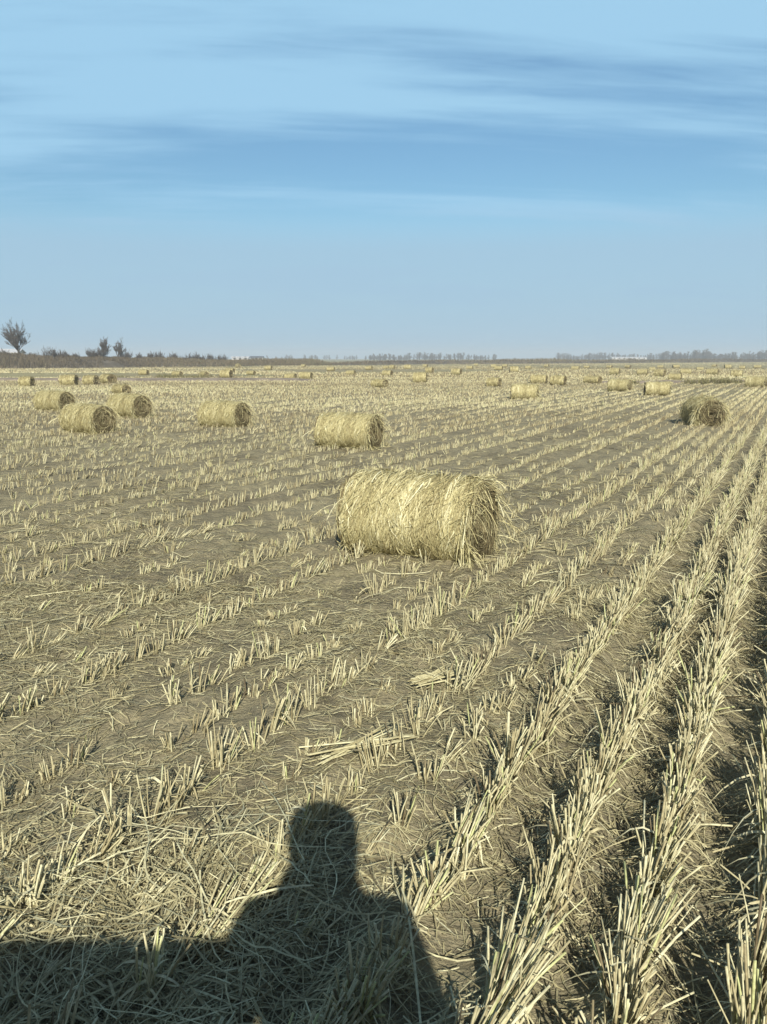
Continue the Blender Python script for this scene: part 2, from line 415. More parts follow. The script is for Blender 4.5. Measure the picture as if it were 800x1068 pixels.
# mid field 15 .. 45 m, blades
for (y0, y1, ks, ts, ns, rad, mg, sp) in ((15, 28, 1, 0.10, 6, .0045, 3, .030), (28, 50, 1, 0.13, 4, .0075, 4, .034), (50, 62, 1, .30, 4, .014, 6, .07)):
    q = jitter(hills(y0, y1, ks, ts, mg), 0.014, 0.04)
    pr, h2 = row_look(q[:, 2], q[:, 0], q[:, 1], q[:, 3])
    kp = (rng.uniform(0, 1, len(q)) < pr) & ~blocked(q[:, 0], q[:, 1]); q, h2 = q[kp], h2[kp]
    l1, l2 = lean_of(q[:, 2], q[:, 0], q[:, 1])
    stalk_set(stub, q[:, 0], q[:, 1], gz(q[:, 0], q[:, 1]), h2, l1, l2, ns, sp, 0.2, rad, 1, 1, 0, rng.normal(-.24, .08, len(q)) + .55*(vnoise(q[:, 0]*.07, q[:, 1]*.2, 44)-.5))
# far field: sparser, broader tufts
nfar = 60000
yy = 62*np.exp(rng.uniform(0, math.log(300/62), nfar)); xx = rng.uniform(-1, 1, nfar)*(0.5*yy+8)
ok = vnoise(xx*0.03, yy*0.09, 51) > 0.42
xx, yy = xx[ok], yy[ok]
stalk_set(stub, xx, yy, np.zeros(len(xx)), 0.12*rng.uniform(.6, 1.3, len(xx)), np.full(len(xx), .1), np.full(len(xx), .1), 2, .15, .3, 0.026, 1, 1, 0, rng.normal(-.28, .1, len(xx)) + .7*(vnoise(xx*.03, yy*.10, 45)-.5))
so = stub.build('stubble', M_STUB)
tag(so, 'rows of cut rice stubble running away across the whole field', 'stubble', None, 'stuff')

# ------------------------------------------------------------------ loose straw
lit = MB()
def litter(n, xy, ln, wd, zlift, tilt, dirmean=None, dirsd=3.0, curve=.12, segs=3, rb=0.0):
    n = len(xy); a = rng.uniform(0, 2*np.pi, n) if dirmean is None else rng.normal(dirmean, dirsd, n)
    L = rng.uniform(*ln, n)*rng.uniform(.6, 1.3, n); s = np.linspace(-.5, .5, segs+1)
    d = np.stack([np.cos(a), np.sin(a)], -1); nn = np.stack([-d[:, 1], d[:, 0]], -1)
    cv = rng.normal(0, curve, n)*L
    P = np.zeros((n, segs+1, 3))
    P[..., :2] = xy[:, None, :] + d[:, None, :]*(L[:, None]*s[None])[..., None] + nn[:, None, :]*(cv[:, None]*(4*s**2-.5)[None])[..., None]
    P[..., 2] = gz(P[..., 0], P[..., 1]) + 0.004 + rng.uniform(0, zlift, n)[:, None] + (rng.normal(0, tilt, n)*L)[:, None]*s[None]
    P[..., 2] = np.maximum(P[..., 2], gz(P[..., 0], P[..., 1])+0.002)
    sd = np.concatenate([nn, rng.normal(0, .5, n)[:, None]], -1)
    ribbons(lit, P, np.repeat((rng.uniform(*wd, n))[:, None], segs+1, 1)*(1-.5*np.abs(s)*1.2)[None], unit(sd), np.clip(rng.normal(.5+rb, .24, n), 0, 1))
def wedge(n, y0, y1, marg):
    y = np.sqrt(rng.uniform(y0**2, y1**2, n)); x = rng.uniform(-1, 1, n)*(.5*y+marg)
    return np.stack([x, y], -1)
def clump(xy, sc, thr, sd):
    v = vnoise(xy[:, 0]*sc, xy[:, 1]*sc, sd); return xy[v + rng.normal(0, .12, len(v)) > thr]
litter(0, clump(wedge(42000, .4, 5, 1.0), 1.3, .38, 61), (.03, .14), (.0018, .0045), .016, .10, 0.05, 1.0, curve=.06)
litter(0, clump(wedge(46000, .4, 7, 1.0), 2.1, .30, 62), (.015, .06), (.0018, .0045), .010, .12, 0.1, 1.6, curve=.05, segs=2)
litter(0, clump(wedge(20000, 4.5, 10, 1.5), .8, .45, 63), (.04, .15), (.003, .006), .012, .04, 0.05, .8, segs=2, rb=-.15)
litter(0, clump(wedge(18000, 9, 26, 3), .6, .45, 64), (.08, .22), (.006, .012), .012, .03, 0.05, .8, segs=2, rb=-.18)
# thick mat of long straw in the foreground at left, under the shadow
mat_xy = np.stack([rng.uniform(-1.9, .28, 9000), rng.uniform(.7, 2.95, 9000)], -1)
edge = 2.06 + .06*mat_xy[:, 0] + (vnoise(mat_xy[:, 0]*2, mat_xy[:, 1]*2, 71)-.5)*.7
w = mat_xy[:, 1] + rng.normal(0, .22, 9000) < edge
w &= mat_xy[:, 0] + .25*(mat_xy[:, 1]-1) + rng.normal(0, .08, 9000) < .16
mat_xy = mat_xy[w]
litter(0, mat_xy, (.06, .30), (.0016, .0044), .045, .2, None, 3, .12, 6, .12)
litter(0, np.repeat(mat_xy[::2], 3, 0) + rng.normal(0, .05, (len(mat_xy[::2])*3, 2)), (.015, .07), (.002, .007), .035, .3, None, 3, .05, 2, .05)
sel = mat_xy[rng.uniform(0, 1, len(mat_xy)) < .11]
litter(0, sel, (.25, .5), (.0025, .0065), .07, .12, .1, 1.1, .07, 7, .2)
# straw dropped along the thick rows
dr = p[(p[:, 2] >= -3) & (p[:, 1] < 8)]
dr = np.repeat(dr[:, :2], 4, 0) + rng.normal(0, .07, (len(dr)*4, 2))
litter(0, dr, (.08, .32), (.002, .0045), .03, .12, None, 3, .15, 4, .0)
# long leaves fallen here and there
litter(0, clump(wedge(300, 1, 7, .6), 1.0, .4, 66), (.2, .45), (.003, .007), .02, .03, .25, .5, .12, 7, .25)
tag(lit.build('loose_straw', M_LIT), 'loose fallen straw and chaff strewn over the soil between the rows', 'straw', None, 'stuff')

# two dropped handfuls of straw lying between the rows
def straw_bundle(px, py, az, L, lab, n=24, spr=.08):
    x, y = at(px, py); mb = MB()
    a = az + rng.normal(0, spr*1.6, n); s = np.linspace(-.5, .5, 5)
    LL = L*rng.uniform(.6, 1.1, n)
    P = np.zeros((n, 5, 3)); c = rng.normal(0, .02, n); zz = np.abs(rng.normal(0, .014, n))+.006
    P[..., 0] = np.cos(a)[:, None]*LL[:, None]*s - np.sin(az)*c[:, None]
    P[..., 1] = np.sin(a)[:, None]*LL[:, None]*s + np.cos(az)*c[:, None]
    P[..., 2] = zz[:, None] + .03*(s[None]*rng.normal(.4, .5, n)[:, None])
    tubes(mb, P, np.repeat(rng.uniform(.0025, .0045, n)[:, None], 5, 1), 4, np.clip(rng.normal(.72, .2, n), 0, 1))
    o = mb.build('straw_bundle', M_LIT); o.location = (x, y, float(gz(x, y))+.012); tag(o, lab, 'straw bundle')
straw_bundle(456, 717, .55, .26, 'flat handful of pale straw lying alone between two rows below the largest bale')
straw_bundle(376, 790, .50, .40, 'long loose wisp of pale straw lying just above the head of the shadow', 13, .16)

# ------------------------------------------------------------------ bales
def bale_parts(D, L, ns, wid, nend, nfr, seed, nseg=6, rough=.016):
    """side, two ends and fringe of a rolled bale, its axis along x, lying on z=0"""
    Rr = D/2; parts = {}
    def sag(P):
        # flattened a little where it lies
        z_ = P[..., 2]; P[..., 2] = np.where(z_ < -.72*Rr, -.72*Rr + (z_+.72*Rr)*.45, z_) + Rr*.86
        return P
    def rad(xn, th):
        e = np.clip((np.abs(xn)-.43)/.07, 0, 1)
        return Rr*(1 - .09*e**2 + .06*(vnoise(xn*7+seed, np.cos(th)*1.7+seed*2, 5)-.5) + .05*(vnoise(xn*19+seed, th*2.1, 6)-.5) + .035*(vnoise(xn*13+seed*3, th*0, 16)-.5))
    mb = MB(); nu, nv = 34, 60
    xs = np.linspace(-.5, .5, nu); th = np.linspace(0, 2*np.pi, nv, endpoint=False)
    A, T = np.meshgrid(xs, th, indexing='ij'); r_ = rad(A, T) - .012
    P = sag(np.stack([A*L, r_*np.sin(T), r_*np.cos(T)], -1)); idx = np.arange(nu*nv).reshape(nu, nv); n2 = np.roll(idx, -1, 1)
    mb.add(P, np.stack([idx[:-1], idx[1:], n2[1:], n2[:-1]], -1), np.clip(.25+.5*vnoise(A*40, T*6, 8), 0, 1))
    x = rng.uniform(-.5, .5, ns); t0 = rng.uniform(0, 2*np.pi, ns); al = rng.uniform(.10, .55, ns)
    s = np.linspace(0, 1, nseg); TT = t0[:, None]+al[:, None]*s
    XX = x[:, None] + (rng.normal(0, .05, ns)[:, None]*s) + .012*np.sin(3*s[None]+t0[:, None])
    XX = np.clip(XX, -.52, .52)
    lift = rng.gamma(1.3, rough*.55, ns)
    RR = rad(XX, TT) + lift[:, None]*(np.sin(np.pi*s)[None]*.4+.5) + (rng.uniform(0, 1, ns) < .05)[:, None]*(s**2)[None]*rng.uniform(.01, .06, ns)[:, None]
    P = sag(np.stack([XX*L, RR*np.sin(TT), RR*np.cos(TT)], -1))
    sd = unit(np.stack([np.ones(ns), rng.normal(0, .4, ns), rng.normal(0, .4, ns)], -1))
    ribbons(mb, P, np.repeat((wid*rng.uniform(.5, 1.5, ns))[:, None], nseg, 1), sd, np.clip(rng.normal(.46, .27, ns) + .7*(vnoise(x*22+seed, t0*.4, 18)-.5), 0, 1))
    parts['rolled_side'] = mb
    ends = []
    for sg in (1, -1):
        me = MB(); nr = 14
        rr = np.linspace(0.02, 1, nr); A, T = np.meshgrid(rr, th, indexing='ij')
        dish = -.035*(1-A)**1.5 - .09*np.exp(-(A/.14)**2) - .015*vnoise(A*9, T*2+seed, 9)
        Rg = rad(np.full_like(T, .5*sg), T)*A*.99
        P = sag(np.stack([sg*(L/2+dish*1.0), Rg*np.sin(T), Rg*np.cos(T)], -1))
        q = np.stack([idx[:nr-1], idx[1:nr], n2[1:nr], n2[:nr-1]], -1)
        me.add(P, q, np.clip(.15+.4*vnoise(A*12, T*3, 10), 0, 1))
        r0 = np.sqrt(rng.uniform(.01, 1, nend)); t0 = rng.uniform(0, 2*np.pi, nend); al = np.minimum(rng.uniform(.15, .8, nend)/np.maximum(r0, .25), 2.2)
        TT = t0[:, None]+al[:, None]*s; Q = r0[:, None]*(1+.10*rng.normal(0, 1, nend)[:, None]*s)
        Q = np.clip(Q, 0, 1.04); dx = -.035*(1-np.minimum(Q, 1))**1.5 - .09*np.exp(-(Q/.14)**2) + rng.gamma(1.2, rough*.7, nend)[:, None]*(.4+s[None]*(rng.uniform(0, 1, nend) < .3)[:, None]*2)
        P = sag(np.stack([sg*(L/2+dx), Rr*.93*Q*np.sin(TT), Rr*.93*Q*np.cos(TT)], -1))
        a = TT
        sd = unit(np.stack([np.full_like(a, .5)*rng.normal(0, 1, nend)[:, None], np.sin(a), np.cos(a)], -1))
        ribbons(me, P, np.repeat((wid*rng.uniform(.5, 1.2, nend))[:, None], nseg, 1), sd, np.clip(rng.normal(.5, .25, nend), 0, 1))
        ends.append(me)
    parts['ends'] = ends
    fr = MB()
    # straw hanging over the rims and trailing on the soil
    sg = np.where(rng.uniform(0, 1, nfr) < .88, 1, -1); t0 = rng.uniform(-2.4, 2.4, nfr)
    LL = rng.uniform(.06, .26, nfr); s5 = np.linspace(0, 1, 5)
    bx = sg*(L*.5*rng.uniform(.86, 1.02, nfr)); r_ = Rr*rng.uniform(.88, 1.0, nfr)
    st = np.stack([bx, r_*np.sin(t0), r_*np.cos(t0)], -1)
    dv = np.stack([sg*rng.uniform(.1, .9, nfr), np.sin(t0)*.5+rng.normal(0, .5, nfr), np.cos(t0)*.4+rng.normal(0, .4, nfr)], -1)
    P = st[:, None, :] + unit(dv)[:, None, :]*(LL[:, None]*s5[None])[..., None]
    P[..., 2] -= (LL[:, None]*(s5**2)[None])*rng.uniform(.3, 1.1, nfr)[:, None]
    P[..., 2] += Rr*.86; P[..., 2] = np.maximum(P[..., 2], .004)
    ribbons(fr, P, np.repeat((wid*rng.uniform(.5, 1.1, nfr))[:, None], 5, 1), unit(rng.normal(0, 1, (nfr, 3))), np.clip(rng.normal(.6, .22, nfr), 0, 1))
    nb_ = nfr; xb = rng.uniform(-.55, .6, nb_)*L; yb = np.where(rng.uniform(0, 1, nb_) < .8, -1, 1)*np.abs(rng.normal(.22, .13, nb_))*D*1.2
    a = rng.uniform(0, 2*np.pi, nb_); LL = rng.uniform(.05, .28, nb_); s3 = np.linspace(-.5, .5, 4)
    P = np.stack([xb[:, None]+np.cos(a)[:, None]*LL[:, None]*s3, yb[:, None]+np.sin(a)[:, None]*LL[:, None]*s3, .012+np.abs(rng.normal(0, .022, nb_))[:, None]+s3[None]*rng.normal(0, .05, nb_)[:, None]], -1)
    P[..., 2] = np.maximum(P[..., 2], .003)
    ribbons(fr, P, np.repeat((wid*rng.uniform(.5, 1.0, nb_))[:, None], 4, 1), unit(np.stack([-np.sin(a), np.cos(a), rng.normal(0, .5, nb_)], -1)), np.clip(rng.normal(.5, .22, nb_), 0, 1))
    parts['fringe'] = fr
    return parts
def make_bale(D, L, *a, **kw):
    root = empty('straw_bale', (0, 0, 0)); P = bale_parts(D, L, *a, **kw)
    P['rolled_side'].build('rolled_side', M_BALE, root)
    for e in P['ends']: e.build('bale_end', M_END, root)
    f = P['fringe'].build('loose_fringe', M_BALE, root); f['kind'] = 'stuff'
    return root
def copy_tree(o, parent=None):
    c = o.copy(); COL.objects.link(c)
    if parent: c.parent = parent
    for ch in list(o.children): copy_tree(ch, c)
    return c
BG = 'round straw bales scattered across the field'
protoA = protoB = None
for i, (x, y, a, D, L, lab) in enumerate(bale_pts):
    if i == 0: o = make_bale(D, L, 9500, .0050, 3600, 420, 1.3, 7, rough=.010)
    elif i == 6: o = make_bale(D, L, 3400, .0075, 3000, 900, 4.1, 6, rough=.045)
    elif i < 6:
        if protoA is None: protoA = make_bale(D, L, 5200, .0065, 2200, 260, 2.7, 5, rough=.010); o = protoA
        else: o = copy_tree(protoA)
    else:
        if protoB is None: protoB = make_bale(D, L, 2200, .012, 1000, 120, 6.2, 4, rough=.012); o = protoB
        else: o = copy_tree(protoB)
    o.location = (x, y, float(gz(x, y)) - .012); o.rotation_euler = (0, 0, a)
    tag(o, lab, 'straw bale', BG)
# far bales: too small to show their parts
far_px = [(127, 411), (396, 404), (582, 402), (28, 403), (72, 402), (95, 401), (113, 400), (185, 393), (213, 393), (236, 394), (240, 389), (262, 391), (303, 396), (319, 395),
          (366, 391), (404, 392), (438, 399), (448, 389), (476, 391), (515, 403), (562, 400), (618, 400), (641, 391), (670, 391), (680, 387), (688, 393), (715, 390), (743, 391), (768, 393),
          (774, 385), (790, 384), (704, 396), (520, 386), (536, 388), (600, 386), (612, 384), (551, 385), (655, 384), (705, 384), (745, 383), (730, 386), (570, 383), (490, 385), (425, 385), (345, 387), (385, 386), (280, 386), (150, 391)]
for j in range(12):
    far_px.append((rng.uniform(240, 800), rng.uniform(380.5, 385)))
variants = []
for v in range(4):
    P = bale_parts(.60+.03*(v-1.5), .94-.06*v, 420, .035, 160, 40, 8.0+v*1.7, 4); mb = MB()
    P['rolled_side'].r = [np.clip(a_ - .22, 0, 1) for a_ in P['rolled_side'].r]
    for src in (P['rolled_side'], P['fringe']):
        for a_, b_, c_ in zip(src.v, src.q, src.r): pass
    o = P['rolled_side'].build('straw_bale', M_BALE)
    # ends joined into the same small mesh, with their own material
    me = o.data
    e = MB()
    for q in P['ends']:
        off = e.n
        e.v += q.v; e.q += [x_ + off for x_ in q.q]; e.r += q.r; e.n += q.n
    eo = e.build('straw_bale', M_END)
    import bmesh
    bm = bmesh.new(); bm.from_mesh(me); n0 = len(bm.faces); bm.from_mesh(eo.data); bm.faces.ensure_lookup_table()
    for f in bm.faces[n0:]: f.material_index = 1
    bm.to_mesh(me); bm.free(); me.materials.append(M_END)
    bpy.data.objects.remove(eo)
    variants.append(o)
far_lab = {True: 'tiny far straw bale, one of many dotted along the far side of the field',
           False: 'small distant straw bale lying between the nearer bales and the far field edge'}
for j, (px, py) in enumerate(far_px):
    x, y = at(px, py)
    o = variants[j] if j < 4 else variants[int(rng.integers(4))].copy()
    if j >= 4: COL.objects.link(o)
    o.location = (x, y, float(gz(x, y)) - .01); o.rotation_euler = (0, 0, AX + rng.normal(0, .22))
    sc = rng.uniform(.82, 1.08); o.scale = (sc, sc, sc*rng.uniform(.85, 1.05))
    far = py < 394
    tag(o, far_lab[far], 'straw bale', 'tiny bales along the far side of the field' if far else 'small bales in the middle distance')

# ------------------------------------------------------------------ bund, bank, grass
def ridge(name, A, B, h, wdt, material, n=420, seed=0, wob=1.0, taper=0.08, h2=None):
    A, B = np.array(A), np.array(B); d = unit((B-A)[None])[0]; nn = np.array([-d[1], d[0]])
    s = np.linspace(0, 1, n); prof = np.linspace(-1, 1, 13)
    S, Pp = np.meshgrid(s, prof, indexing='ij'); Ln = float(np.hypot(*(B-A)))
    def place(S, Pp):
        sx = S*Ln
        lat = (vnoise(sx*.05, sx*0, seed)-.5)*wob*2 + Pp*wdt/2*(1+.3*(vnoise(sx*.2, Pp*2, seed+1)-.5))
        xy = A + (B-A)*S[..., None] + nn*lat[..., None]
        end = np.clip(np.minimum(S, 1-S)/taper, 0, 1)
        zz = (h + (h2-h)*S if h2 else h)*np.clip(np.cos(Pp*np.pi/2), 0, 1)**.7*end*(.75+.25*vnoise(sx*.12, Pp*.5, seed+2)+.3*vnoise(sx*.9, Pp*3, seed+4)) - .03
        return np.concatenate([xy, zz[..., None]], -1)
    idx = np.arange(S.size).reshape(S.shape); mb = MB()
    mb.add(place(S, Pp), np.stack([idx[:-1, :-1], idx[1:, :-1], idx[1:, 1:], idx[:-1, 1:]], -1), S)
    o = mb.build(name, material); o['kind'] = 'structure'; return o, A, d, nn, Ln, place
M_BUND = plain('bare_bund_soil', (0.23, 0.185, 0.135), .95, 1.2, .3)
M_BANK = plain('bank_soil', (0.10, 0.085, 0.06), .95, .5, .35)
x0, y0 = at(-120, 397); x1, y1 = at(345, 397)
ridge('field_bund', (x0, y0), (x1, y1), .20, 2.6, M_BUND, seed=81)
x0, y0 = at(600, 399.5); x1, y1 = at(900, 398.5)
ridge('field_bund', (x0, y0), (x1, y1), .16, 1.6, M_BUND, seed=84)
Ab, Bb = at_depth(-140, 104), at_depth(330, 172); Cb = at_depth(960, 420)
bank, *bk = ridge('field_bank', Ab, Bb, 2.1, 8, M_BANK, seed=91, wob=2, h2=.35, taper=.02)
bank2, *bk2 = ridge('field_bank', at_depth(300, 172), Cb, .75, 6, M_BANK, seed=95, wob=3)
gr = MB()
def grass_on(A, d, nn, Ln, place, n, hl, wd):
    s = rng.uniform(.003, .997, n); w_ = rng.uniform(-1, .5, n)
    keep = vnoise(s*Ln*.12, w_*1.5, 97) > .12
    s, w_ = s[keep], w_[keep]; n = len(s)
    b0 = place(s, w_); hh_ = rng.uniform(*hl, n)*(.4+1.2*vnoise(s*Ln*.10, w_, 98))
    tp = b0 + np.concatenate([rng.normal(0, .2, (n, 2)), hh_[:, None]], -1)
    P = np.stack([b0-np.array([0, 0, .05]), b0*.5+tp*.5+np.array([0, 0, .04]), tp], 1)
    ribbons(gr, P, wd*rng.uniform(.5, 1.5, n)[:, None]*np.array([1, .9, .3])[None], unit(np.stack([np.ones(n), rng.normal(0, .4, n), np.zeros(n)], -1)), np.clip(rng.normal(.35, .2, n)+.6*(vnoise(s*Ln*.06, w_*2, 99)-.4), 0, 1))
grass_on(*bk, 22000, (.25, .7), .06)
grass_on(*bk2, 12000, (.2, .6), .10)
tag(gr.build('bank_grass', M_GRASS), 'brown dry grass covering the low bank along the far field edge', 'grass', None, 'stuff')
# weed tufts on the small bunds and in the middle distance
def weeds(px, py, n, wdt, hgt, lab):
    x, y = at(px, py); mb = MB(); a = rng.uniform(0, 2*np.pi, n); r_ = wdt/2*np.sqrt(rng.uniform(0, 1, n))
    b0 = np.stack([r_*np.cos(a), r_*np.sin(a)*.6, np.zeros(n)-.02], -1)
    tp = b0 + np.stack([rng.normal(0, .12, n), rng.normal(0, .12, n), hgt*rng.uniform(.4, 1.1, n)], -1)
    P = np.stack([b0, b0*.4+tp*.6, tp], 1)
    ribbons(mb, P, .03*rng.uniform(.5, 1.4, n)[:, None]*np.array([1, 1, .3])[None], unit(np.stack([np.ones(n), rng.normal(0, .6, n), np.zeros(n)], -1)), rng.uniform(0, 1, n))
    o = mb.build('weed_clump', M_WEED); o.location = (x, y, float(gz(x, y))); tag(o, lab, 'weed clump', 'weed clumps on the low bunds')
for k_, (px, py, wdt, hg) in enumerate([(175, 394, 1.8, .35), (205, 394, 2.2, .3), (120, 396, 1.5, .35), (726, 400.5, 1.6, .35), (744, 400, 1.8, .4), (762, 400, 1.6, .35), (655, 401, 1.1, .3)]):
    weeds(px, py, 150, wdt, hg, 'dark clump of dead weeds on the bare bund at left' if px < 400 else 'dark clump of dead weeds on the low bund above the shaggy bale')

# ------------------------------------------------------------------ trees
def bare_tree(name, loc, height, spread, seed, lab, group=None, levels=6, stems=1, thick=1.0):
    r = random.Random(seed); root = empty(name, loc)
    tr, br = [], []
    def grow(p0, d, L, rad, lv):
        d = d.normalized(); p1 = p0 + d*L
        (tr if lv == 0 else br).append((p0, p1, rad, rad*.75))
        if lv >= levels: return
        nb = r.choice((2, 3, 3)) if lv else 7
        for i in range(nb):
            q = p0.lerp(p1, r.uniform(.45, 1.0)) if i else p1
            az = r.uniform(0, 2*math.pi); sp = spread*(.25+r.random()*.9)*(1 if i else .35)
            nd = d*.9 + Vector((math.cos(az)*sp, math.sin(az)*sp, r.uniform(-.05, .45)))
            grow(q, nd, L*(r.uniform(.8, .95) if i == 0 else r.uniform(.55, .85)), rad*(.72 if i == 0 else .55), lv+1)
    for s in range(stems):
        az = r.uniform(0, 2*math.pi); off = .0 if stems == 1 else .45*height*r.random()
        grow(Vector((math.cos(az)*off, math.sin(az)*off, -.3)), Vector((r.uniform(-.15, .15), r.uniform(-.15, .15), 1)), height*(.30 if stems == 1 else .22)*r.uniform(.75, 1.1), height*.022*thick, 0)
    top = max(max(a.z, b_.z) for a, b_, _, _ in tr+br); f = height/top
    for nm, segs in (('trunk', tr), ('branches', br)):
        mb = MB(); n = len(segs)
        P = np.array([[a[:], b_[:]] for a, b_, _, _ in segs])*f; rr = np.array([[max(a, .016*thick), max(b_, .012*thick)] for _, _, a, b_ in segs])
        tubes(mb, P, rr, 4, np.array([r.random() for _ in range(n)])); mb.build(nm, M_BARK, root)
    tag(root, lab, 'tree' if name == 'bare_tree' else 'shrub', group); return root
def on_bank(px):
    A, d, nn, Ln, place = bk
    k_ = (px - W0/2)/848.0
    s = (k_*A[1]-A[0])/(d[0]-k_*d[1])/Ln; q = place(np.array([s]), np.array([.15]))[0]
    return q
def bt(name, px, hpx, sp, seed, lab, group=None, **kw):
    q = on_bank(px)
    bare_tree(name, (q[0], q[1], q[2]-.05), hpx/848*q[1], sp, seed, lab, group, **kw)
bt('bare_tree', 22, 41, 1.0, 52, 'tallest bare tree with a wide open crown at the far left edge', thick=1.2, levels=7)
bt('bare_tree', 110, 23, .9, 8, 'bare twin tree rising above the shrubs, left one of the taller pair', thick=1.2)
bt('bare_tree', 125, 23, .85, 12, 'bare narrow tree, right one of the taller pair above the shrubs', thick=1.2)
SG = 'bare shrubs along the bank at left'
for j, (px, hp) in enumerate([(4, 9), (38, 7), (54, 14), (66, 9), (82, 7), (98, 11), (106, 13), (134, 11), (147, 8), (160, 10), (172, 12), (184, 10), (194, 8), (204, 11), (215, 9), (226, 10), (236, 9), (12, 8)]):
    bt('bare_shrub', px, hp, .95, 20+j, 'low leafless shrub in the row of shrubs along the bank at left', SG, levels=4, stems=6, thick=.85)

# far woods along the horizon read as one mass
wd_ = MB(); woods = []
r = random.Random(3)
def wood(px0, px1, Yd, n, h0, h1):
    for _ in range(n):
        px = r.uniform(px0, px1); Y_ = Yd*r.uniform(.92, 1.1); x, y = at_depth(px, Y_); h_ = r.uniform(h0, h1)*(.6+.8*float(vnoise(np.array(px*.06), np.array(.5), 7)))
        m_ = 26
        base = np.array([x, y, 0.0]); top = base+np.array([0, 0, h_])
        tubes(wd_, np.array([[base, base*.5+top*.5, top]]), np.array([[.22, .16, .05]]), 4, np.array([.3]))
        s = np.array([r.random() for _ in range(m_)]); a = np.array([r.uniform(0, 6.28) for _ in range(m_)])
        P0 = base[None]+np.stack([0*s, 0*s, h_*(.03+.85*s)], -1); L_ = h_*(.38-.25*s)
        P1 = P0+np.stack([np.cos(a)*L_, np.sin(a)*L_, L_*.9], -1)
        tubes(wd_, np.stack([P0, P1], 1), np.repeat(np.array([[.13, .07]]), m_, 0), 4, np.clip(.2+.6*s, 0, 1))
wood(385, 520, 620, 110, 3, 5.5)
wood(575, 690, 680, 120, 3, 5.5)
wood(690, 830, 560, 190, 3.5, 6.5)
wood(270, 400, 800, 50, 3, 5)
tag(wd_.build('distant_woods', M_BARK), 'thin hazy line of bare woods along the horizon', 'woods', None, 'stuff')

# ------------------------------------------------------------------ farm buildings far off
def box(mb, x0, x1, y0, y1, z0, z1):
    v = np.array([[x, y, z_] for z_ in (z0, z1) for (x, y) in ((x0, y0), (x1, y0), (x1, y1), (x0, y1))], float)
    q = np.array([[0, 3, 2, 1], [4, 5, 6, 7], [0, 1, 5, 4], [1, 2, 6, 5], [2, 3, 7, 6], [3, 0, 4, 7]])
    mb.add(v, q, np.full(8, .5)); return mb
M_WHITE = plain('white_limewash', (0.55, 0.55, 0.54), .8, 1, .06); M_ROOF = plain('grey_roof', (0.11, 0.12, 0.14), .8, 2, .2)
M_PALE = plain('pale_sheet_roof', (0.50, 0.50, 0.50), .6, 2, .1); M_DARK = plain('dark_opening', (0.05, 0.05, 0.055), .4, 3, .2); M_SILVER = plain('metal_trim', (.5, .5, .5), .5, 3, .1)
def house(px, Y_, w_, d_, hw, hr, roofm, lab, rz=0, nwin=3):
    x, y = at_depth(px, Y_); root = empty('farm_building', (x, y, 0), rz)
    box(MB(), -w_/2, w_/2, -d_/2, d_/2, -.1, hw).build('wall', M_WHITE, root, False)
    mb = MB(); o_ = .35
    v = np.array([[-w_/2-o_, -d_/2-o_, hw], [w_/2+o_, -d_/2-o_, hw], [w_/2+o_, 0, hw+hr], [-w_/2-o_, 0, hw+hr], [-w_/2-o_, d_/2+o_, hw], [w_/2+o_, d_/2+o_, hw]], float)
    V2 = np.concatenate([v, v+np.array([0, 0, .14])])
    q = [[0, 1, 2, 3], [3, 2, 5, 4]]; q = q + [[a+6 for a in f] for f in q] + [[0, 1, 7, 6], [4, 5, 11, 10], [0, 3, 9, 6], [3, 4, 10, 9], [1, 2, 8, 7], [2, 5, 11, 8]]
    mb.add(V2, np.array(q), np.full(12, .5)); mb.build('roof', roofm, root, False)
    mb = MB()
    for sx in (-1, 1):
        xx_ = sx*(w_/2-.02)
        v = np.array([[xx_-.03, -d_/2, hw-.02], [xx_-.03, d_/2, hw-.02], [xx_-.03, 0, hw+hr-.02], [xx_-.03, 0, hw+hr-.02], [xx_+.03, -d_/2, hw-.02], [xx_+.03, d_/2, hw-.02], [xx_+.03, 0, hw+hr-.02], [xx_+.03, 0, hw+hr-.02]])
        mb.add(v, np.array([[0, 1, 2, 3], [4, 5, 6, 7]]), np.full(8, .5))
    mb.build('gable', M_WHITE, root, False)
    n = nwin+1
    for j in range(n):
        xc = -w_/2 + (j+.5)*w_/n
        if j == n//2:
            d1 = box(MB(), xc-.45, xc+.45, -d_/2-.04, -d_/2-.003, 0, 2.0).build('door', M_DARK, root, False)
            box(MB(), xc+.30, xc+.36, -d_/2-.08, -d_/2-.043, .95, 1.1).build('handle', M_SILVER, d1, False)
        else:
            w1 = box(MB(), xc-.5, xc+.5, -d_/2-.03, -d_/2-.003, 1.0, 2.0).build('window', M_DARK, root, False)
            box(MB(), xc-.6, xc+.6, -d_/2-.10, -d_/2-.033, .9, .98).build('sill', M_WHITE, w1, False)
    tag(root, lab, 'building')
house(251, 330, 6.5, 6, 1.6, .5, M_PALE, 'small white building with pale roof beyond the end of the bank shrubs', .1, 2)
house(268, 336, 5.0, 6, 1.6, .6, M_ROOF, 'low white building with dark grey roof right beside the pale-roofed one', .1, 2)
house(4, 172, 7.0, 6, 2.5, .75, M_PALE, 'pale-roofed building at the far left edge behind the tallest tree', .2, 2)
house(654, 560, 24, 9, 1.7, .6, M_PALE, 'long low white shed on the horizon in front of the right-hand woods', .05, 6)

